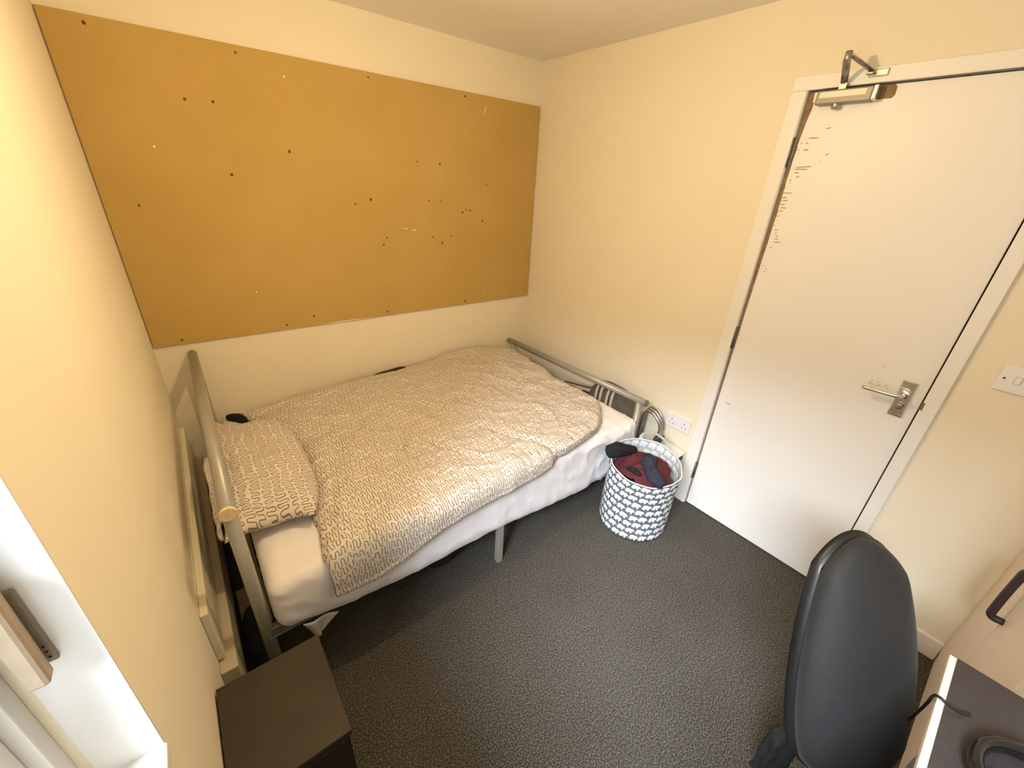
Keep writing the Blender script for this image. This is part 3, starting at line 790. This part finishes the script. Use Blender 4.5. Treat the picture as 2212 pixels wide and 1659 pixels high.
# ------------------------------------------------------------------ bedside cabinet
cb = thing('bedside_cabinet', 'small dark brown bedside cabinet between bed head and window', 'cabinet', (-2.06, -1.58, 0))
bm = B(); box(bm, XL + 0.004, -1.938, -1.722, -1.435, 0.402, 0.420); obj('top', bm, WALNUT, cb, bevel=0.002)
bm = B(); box(bm, XL + 0.006, -1.944, -1.712, -1.438, 0.0, 0.402); obj('body', bm, CABD, cb, bevel=0.002)
for z0, z1 in ((.03, .205), (.215, .39)):
    bm = B(); box(bm, XL + 0.014, -1.950, -1.720, -1.712, z0, z1); dr = obj('drawer', bm, CABD, cb, bevel=0.002)
    bm = B(); lathe(bm, [(0.0, -.018), (.012, -.016), (.010, -.006), (.006, 0.0)], (-2.062, -1.720, (z0+z1)/2), 14, 'y'); obj('knob', bm, STEEL, dr)

# ------------------------------------------------------------------ laundry hamper with polar bears
HC = Vector((-0.372, -1.436, 0)); HR0, HR1, HH = 0.172, 0.176, 0.385
ham = thing('laundry_hamper', 'round grey laundry hamper printed with white polar bears beside the door', 'hamper', (HC.x, HC.y, 0))
def ham_pt(a, h, off=0.0):
    """h 0..1 up the side; the top leans and puckers"""
    t = h
    r = lerp(HR0, HR1, t) + off + 0.004*nz(math.cos(a)*3, math.sin(a)*3, h*4) + 0.010*nz(math.cos(a)*2.2+5, math.sin(a)*2.2, 3)*sstep(.55, 1, t)
    z = HH * t * (1 + 0.06*sstep(.6, 1, t)*math.cos(a - math.radians(40)))
    sh = 0.012 * t
    return Vector((HC.x - sh*0.5 + r*math.cos(a), HC.y - sh + r*math.sin(a), 0.003 + z))
bm = B(); NA, NH = 96, 30
V = grid(bm, lambda i, j: ham_pt(2*PI*i/NA, j/NH), NA, NH)
c0 = bm.verts.new((HC.x, HC.y, 0.003))
for i in range(NA): bm.faces.new((c0, V[i+1][0], V[i][0]))
BEAR0 = [(-.50,-.02),(-.52,.12),(-.47,.27),(-.36,.38),(-.20,.43),(-.02,.42),(.12,.39),(.21,.40),(.26,.45),(.32,.40),(.42,.32),(.52,.20),(.58,.11),(.56,.04),(.46,.02),(.38,-.02),(.33,-.10),(.32,-.38),(.27,-.42),(.17,-.42),(.13,-.36),(.11,-.20),(.03,-.16),(-.07,-.18),(-.11,-.36),(-.15,-.42),(-.28,-.42),(-.32,-.32),(-.36,-.40),(-.47,-.40),(-.52,-.30)]
BEAR = [(x*math.cos(-.16) - y*math.sin(-.16), x*math.sin(-.16) + y*math.cos(-.16)) for x, y in BEAR0]
def bears(bm, rows, cols, h0, dh, fn, mi, w=0.0385, hgt=0.0385, rad=HR0, flip=1):
    for r_ in range(rows):
        for c_ in range(cols):
            a0 = 2*PI*(c_ + (0.5 if r_ % 2 else 0) + 0.03*math.sin(r_*5.1 + c_*3.3))/cols; h = h0 + dh*r_
            pts = []
            for (x, y) in BEAR:
                hh = h + y*hgt/HH
                pts.append(fn(a0 + flip*x*w/rad, max(0.0, min(1.0, hh))))
            # fan round the middle so the print hugs the cloth
            cc = bm.verts.new(fn(a0, max(0, min(1, h + 0.08*hgt/HH))))
            vs = [bm.verts.new(p) for p in pts]
            for k in range(len(vs)):
                f = bm.faces.new((cc, vs[k], vs[(k+1) % len(vs)])); f.material_index = mi
bears(bm, 9, 23, 0.060, 0.110, lambda a, h: ham_pt(a, h, 0.0012), 1)
obj('fabric_body', bm, [BASKG, BASKW], ham, recalc=False)
bm = B()
V = grid(bm, lambda i, j: ham_pt(2*PI*i/NA, lerp(1.0, 0.45, j/10), -0.004), NA, 10)
bears(bm, 4, 23, 0.61, 0.110, lambda a, h: ham_pt(a, h, -0.0055), 1, flip=-1)
obj('lining', bm, [BASKI, BASKW], ham, recalc=False)
bm = B(); tube(bm, [ham_pt(2*PI*i/64, 1.0, -0.002) for i in range(65)], 0.0032, 8, caps=False); obj('rim', bm, BASKW, ham)
def strap(bm, pts, w, th, mi=0, up=Vector((0, 0, 1))):
    P = smooth_path(pts, 6); rings = []
    for i, p in enumerate(P):
        d = (P[min(i+1, len(P)-1)] - P[max(i-1, 0)]).normalized()
        s = d.cross(up); s = s.normalized() if s.length > 1e-3 else Vector((1, 0, 0)); nn = s.cross(d).normalized()
        rings.append([bm.verts.new(p + s*w*a + nn*th*b) for a, b in ((-.5,-.5),(.5,-.5),(.5,.5),(-.5,.5))])
    for a, b in zip(rings, rings[1:]):
        for k in range(4):
            f = bm.faces.new((a[k], a[(k+1)%4], b[(k+1)%4], b[k])); f.material_index = mi
    bm.faces.new(list(reversed(rings[0]))).material_index = mi; bm.faces.new(rings[-1]).material_index = mi
bm = B()
e1, e2 = ham_pt(math.radians(46), .97, .004), ham_pt(math.radians(2), .97, .004)
mid = (e1 + e2)/2
strap(bm, [e1, e1*0.8 + mid*0.2 + Vector((.010, .008, .040)), mid + Vector((.018, .010, .058)), e2*0.85 + mid*.15 + Vector((.012, .0, .034)), e2], 0.020, 0.003)
obj('carry_handle', bm, BASKI, ham)
# laundry
def heap():
    bm = bmesh.new(); NA2, NR = 60, 26
    def pt(i, j):
        a = 2*PI*i/NA2; r = 0.150 * (1 + 0.07*math.sin(a*3 + 1) + .04*math.sin(a*7)) * math.sin(j/NR*PI/2)**0.9
        x = HC.x - .026 + r*math.cos(a)*0.93; y = HC.y - .022 + r*math.sin(a)*0.93
        z = 0.402 - 0.060*(r/0.163)**2.4 + 0.020*nz(x*11, y*11, 3) + 0.013*max(0, 1-abs(nz(x*20+y*8, y*18, 7))*2.5)
        return Vector((x, y, min(z, .425)))
    grid(bm, pt, NA2, NR); bmesh.ops.remove_doubles(bm, verts=bm.verts, dist=0.0006)
    return obj('jumper', bm, BURG, smooth=True)
tag(heap(), 'burgundy jumper heaped in the polar bear hamper', 'clothing')
blob('sock', [(-.492, -1.315, .418), (-.468, -1.330, .424), (-.432, -1.343, .418), (-.395, -1.352, .412), (-.368, -1.360, .402)], [.036, .042, .032, .028, .022], SOCKB,
     'black sock hanging over the bed side rim of the hamper', 'sock', amp=.006)
blob('sock', [(-.392, -1.466, .418), (-.418, -1.488, .422), (-.446, -1.515, .414), (-.468, -1.550, .408), (-.472, -1.588, .394)], [.032, .040, .028, .034, .030], NAVY,
     'navy balled sock on the burgundy jumper at the front of the hamper', 'sock', amp=.004)
blob('sock', [(-.505, -1.435, .392), (-.500, -1.470, .396), (-.495, -1.498, .392)], [.010, .014, .010], SOCKB,
     'small dark sock tucked at the front edge under the burgundy jumper', 'sock', amp=.003)

# ------------------------------------------------------------------ things between bed foot and door wall
bg = thing('holdall', 'khaki canvas holdall with striped straps behind the foot of the bed', 'bag', (-.075, -1.0, 0))
bm = bmesh.new(); bmesh.ops.create_icosphere(bm, subdivisions=5, radius=1.0)
for v in bm.verts:
    p = v.co.copy(); sq = 3.4; p *= (abs(p.x)**sq + abs(p.y)**sq + abs(p.z)**sq) ** (-1/sq)
    q = Vector((-.075 + p.x*.052, -.975 + p.y*.185, .272 + p.z*.268))
    q.x += .006*nz(q.y*9, q.z*9, 2); q.z += .012*nz(q.y*6, 3, 1); q.x = min(max(q.x, -.136), -.018); q.z = max(q.z, .002); v.co = q
obj('canvas_body', bm, KHAKI, bg, smooth=True)
for yc in (-.985, -.90):
    bm = B()
    for k, mi in ((-1, 0), (0, 1), (1, 0)):
        P = [(-.131, yc + k*.017, .08), (-.133, yc + k*.017, .30), (-.131, yc + k*.017, .46), (-.117, yc + k*.017, .515), (-.095, yc + k*.017, .545)]
        strap(bm, P, .017, .004, mi, up=Vector((1, 0, 0)))
    obj('striped_strap', bm, [CREAMW, BROWNW], bg)
bm = B()
for k, mi in ((-1, 0), (0, 1), (1, 0)):
    o_ = k*.011
    strap(bm, [(-.075, -.86, .475+o_), (-.078, -.78, .445+o_), (-.08, -.68, .425+o_), (-.082, -.58, .405+o_), (-.085, -.53, .385+o_), (-.085, -.515, .34+o_)], .012, .005, mi, up=Vector((1, 0, 0)))
obj('carry_strap', bm, [CREAMW, BROWNW], bg)
bm = B()
strap(bm, [(-.085, -.85, .40), (-.087, -.78, .405), (-.088, -.70, .385), (-.088, -.655, .345), (-.086, -.65, .28)], .018, .006, 1, up=Vector((1, 0, 0)))
strap(bm, [(-.084, -.85, .425), (-.085, -.78, .428), (-.086, -.69, .405), (-.087, -.64, .365), (-.085, -.635, .30)], .018, .006, 0, up=Vector((1, 0, 0)))
obj('shoulder_strap', bm, [CREAMW, BROWNW], bg)
lump('pouch', (-.075, -.53, .15), (.045, .13, .15), KHAKI, 'khaki soft pouch behind the bed foot beside the striped holdall', 'bag', amp=.01)
cf = thing('folded_stool', 'folded chrome tube stool leaning behind the bed foot post', 'stool', (-.05, -1.28, 0))
for k in range(3):
    x = -.026 - k*.019
    bm = B(); tube(bm, smooth_path([(x, -1.185, .01), (x, -1.19, .30), (x, -1.20, .465-k*.006), (x, -1.24, .488-k*.006), (x, -1.285, .465-k*.006), (x, -1.312, .41), (x, -1.314, .34), (x, -1.31, .01)], 8), .0075, 10)
    obj('chrome_tube', bm, TUBEM, cf)
bm = B(); box(bm, -.078, -.012, -1.328, -1.296, .315, .345); obj('joint_clip', bm, BROWNW, cf, bevel=.004)
cn = thing('carton', 'white card carton on the floor between hamper and door frame', 'box', (-.08, -1.42, 0))
bm = B(); box(bm, -.140, -.018, -1.462, -1.365, .001, .275); obj('body', bm, PAPER, cn, bevel=.002)
bm = B(); box(bm, -.1405, -.0185, -1.4625, -1.3645, .262, .283, 0); obj('opening', bm, BROWNW, cn)
bm = B()
poly(bm, [(-.145, -1.470, .292), (-.014, -1.468, .305), (-.014, -1.362, .315), (-.145, -1.362, .300)])
fl = obj('lid_flap', bm, PAPER, cn, recalc=False); sm = fl.modifiers.new('solid', 'SOLIDIFY'); sm.thickness = .004; sm.offset = 1

# ------------------------------------------------------------------ wardrobe, desk
wd = thing('wardrobe', 'beige laminate wardrobe in the corner right of the door', 'wardrobe', (-.43, -2.89, 0))
WY = -2.632
bm = B(); box(bm, -.868, -.002, YF + .01, WY - .020, 0.0, 2.10); obj('carcass', bm, WARD, wd)
bm = B(); box(bm, -.362, -.004, WY - .019, WY, 0.055, 2.09); d1 = obj('door', bm, WARD, wd, bevel=.0015)
bm = B(); box(bm, -.772, -.3655, WY - .019, WY, 0.055, 2.09); d2 = obj('door', bm, WARD, wd, bevel=.0015)
bm = B(); box(bm, -.868, -.774, WY - .019, WY + .001, 0.0, 2.10); obj('end_post', bm, WHITEL, wd, bevel=.0015, label='white end post')
bm = B(); box(bm, -.772, -.004, WY - .019, WY - .004, 0.0, 0.052); obj('plinth', bm, WARD, wd)
bm = B(); tube(bm, smooth_path([(-.385, WY, .560), (-.385, WY + .026, .562), (-.385, WY + .030, .60), (-.385, WY + .030, .70), (-.385, WY + .026, .738), (-.385, WY, .740)], 5), .011, 12, flat=(1, .9)); obj('bow_handle', bm, HANDLE, d2)

dk = thing('desk', 'white edged desk under the window end of the right side', 'desk', (-1.5, -2.83, 0))
DY = -2.516
bm = B(); box(bm, XL + .02, -.874, YF + .01, DY, .724, .740); obj('desktop', bm, WHITEL, dk, bevel=.0015)
for x in (XL + .03, -.90):
    bm = B(); box(bm, x, x + .022, YF + .03, DY - .06, 0, .716); obj('side_panel', bm, WHITEL, dk)
bm = B(); box(bm, XL + .052, -.90, YF + .03, YF + .046, .30, .716); obj('back_panel', bm, WHITEL, dk)
dm = B(); box(dm, -1.75, -.877, -3.05, DY - .0115, .740, .7445)
tag(obj('desk_mat', dm, MATB, bevel=.0012), 'charcoal mat covering the white edged desk', 'desk mat')
# headphones lying on the mat
hd = thing('headphones', 'glossy black headphones lying on the charcoal desk mat', 'headphones', (-1.1, -2.63, .7445))
hcx, hcy = -1.115, -2.655
bm = B(); tube(bm, [(hcx + .085*math.cos(a), hcy + .085*math.sin(a), .764) for a in [math.radians(q) for q in range(-60, 181, 8)]], .011, 12, flat=(1, 1.5)); obj('headband', bm, GLOSSB, hd)
for (x, y) in ((-1.155, -2.625), (-1.070, -2.72)):
    bm = B(); lathe(bm, [(0, .000), (.034, .000), (.040, .008), (.040, .022), (.030, .030), (.018, .026), (0, .026)], (x, y, .7455), 24); obj('ear_cup', bm, GLOSSB, hd)
bm = B(); tube(bm, smooth_path([(-.80, -2.53, .25), (-.88, -2.53, .48), (-.965, -2.520, .655), (-1.022, -2.510, .742), (-1.046, -2.512, .770), (-1.046, -2.526, .766), (-1.028, -2.545, .751), (-1.012, -2.560, .7475)], 8), .0028, 8)
tag(obj('cable', bm, RUBBER, smooth=True), 'thin black cable arching over the desk edge beside the chair', 'cable')

# ------------------------------------------------------------------ office chair
ch = thing('office_chair', 'black fabric office chair pushed up to the desk', 'chair', (-.98, -2.5, 0))
def chair():
    C0 = Vector((-.934, -2.404, .612)); ax = Vector((math.cos(math.radians(0)), math.sin(math.radians(0)), 0))
    nrm = Vector((-.458, .855, 0)); nrm = Vector((-.53, -.85, 0)).normalized()          # the way the cushion faces
    side = Vector((-nrm.y, nrm.x, 0)).normalized(); up = (Vector((0, 0, 1)) - nrm*0.42).normalized(); flat_n = nrm.copy(); nrm = side.cross(up).normalized()
    if nrm.dot(flat_n) < 0: nrm = -nrm
    hw, hh = .155, .320
    def pad(front, inset, th, nm, mat):
        bm = bmesh.new(); NU, NV = 36, 40
        def P(u, v, f):
            # square to squircle
            x = u*math.sqrt(max(0, 1 - .42*v*v)); y = v*math.sqrt(max(0, 1 - .42*u*u))
            x *= (1 - .16*y); 
            e = max(0, 1 - max(abs(u), abs(v))**4)
            d = th * e**.5
            curve = -.030*(x*x) + .018*math.cos(y*2.0)
            return C0 + side*(x*(hw - inset)) + up*(y*(hh - inset)) + nrm*((front + d*f) + curve)
        grid(bm, lambda i, j: P(i/NU*2-1, j/NV*2-1, 1), NU, NV)
        grid(bm, lambda i, j: P(i/NU*2-1, j/NV*2-1, -.35), NU, NV)
        bmesh.ops.remove_doubles(bm, verts=bm.verts, dist=.0006)
        return obj(nm, bm, mat, ch, smooth=True)
    pad(-.018, 0.0, .030, 'back_shell', SHELL)
    pad(.008, .006, .045, 'backrest', CUSH)
    bm = bmesh.new()
    S0 = C0 + flat_n*.38; S0.z = .46
    f = flat_n; NU, NV = 30, 30
    def Q(u, v, sgn):
        x = u*math.sqrt(1 - .42*v*v); y = v*math.sqrt(1 - .42*u*u); e = max(0, 1 - max(abs(u), abs(v))**4)
        return S0 + side*(x*.235) + f*(y*.225) + Vector((0, 0, sgn*.035*e**.5))
    grid(bm, lambda i, j: Q(i/NU*2-1, j/NV*2-1, 1), NU, NV); grid(bm, lambda i, j: Q(i/NU*2-1, j/NV*2-1, -1), NU, NV)
    bmesh.ops.remove_doubles(bm, verts=bm.verts, dist=.0006); obj('seat', bm, CUSH, ch, smooth=True)
    bm = B(); a = C0 - nrm*.035 - up*.10
    tube(bm, smooth_path([a, C0 - nrm*.055 - up*.26, S0 - flat_n*.20 + Vector((0,0,-.08)), S0 + Vector((0,0,-.06))], 6), .022, 12, flat=(1.3, .5)); obj('back_bracket', bm, SHELL, ch)
    bm = B(); tube(bm, [S0 + Vector((0,0,-.04)), S0 + Vector((0,0,-.25)), Vector((S0.x, S0.y, .09))], [.028, .025, .025], 16); obj('gas_post', bm, SHELL, ch)
    for k in range(5):
        a = 2*PI*k/5 + .3; e = Vector((S0.x + .27*math.cos(a), S0.y + .27*math.sin(a), .065))
        bm = B(); tube(bm, [Vector((S0.x, S0.y, .105)), e], [.026, .016], 10, flat=(1, .8)); lg = obj('leg', bm, SHELL, ch)
        bm = B(); t = Vector((-math.sin(a), math.cos(a), 0))
        tube(bm, [Vector((e.x, e.y, .027)) - t*.022, Vector((e.x, e.y, .027)) + t*.022], .026, 14); obj('castor', bm, RUBBER, lg)
    return C0, flat_n, side, up
C0, NRM, SIDE, UP = chair()
def garment():
    bm = bmesh.new(); NU, NV = 44, 30
    base = Vector((-.992, -2.402, .585))
    def P(i, j):
        a = i/NU*2*PI; t = j/NV
        prof = math.sin(min(1, t*1.3)*PI*.5)**.8
        r = .006 + .025*prof
        c = base + Vector((0, 0, -.13 - .36*t)) - NRM*(.035*prof)
        wob = 1 + .25*nz(math.cos(a)*1.6, math.sin(a)*1.6, t*5) + .10*math.sin(a*5 + t*3)
        return c + SIDE*(math.cos(a)*r*1.7*wob) + NRM*(math.sin(a)*r*.8*wob)
    grid(bm, P, NU, NV)
    o = obj('jacket', bm, BLACKF, smooth=True)
    return tag(o, 'black jacket hanging behind the office chair back', 'clothing')
garment()
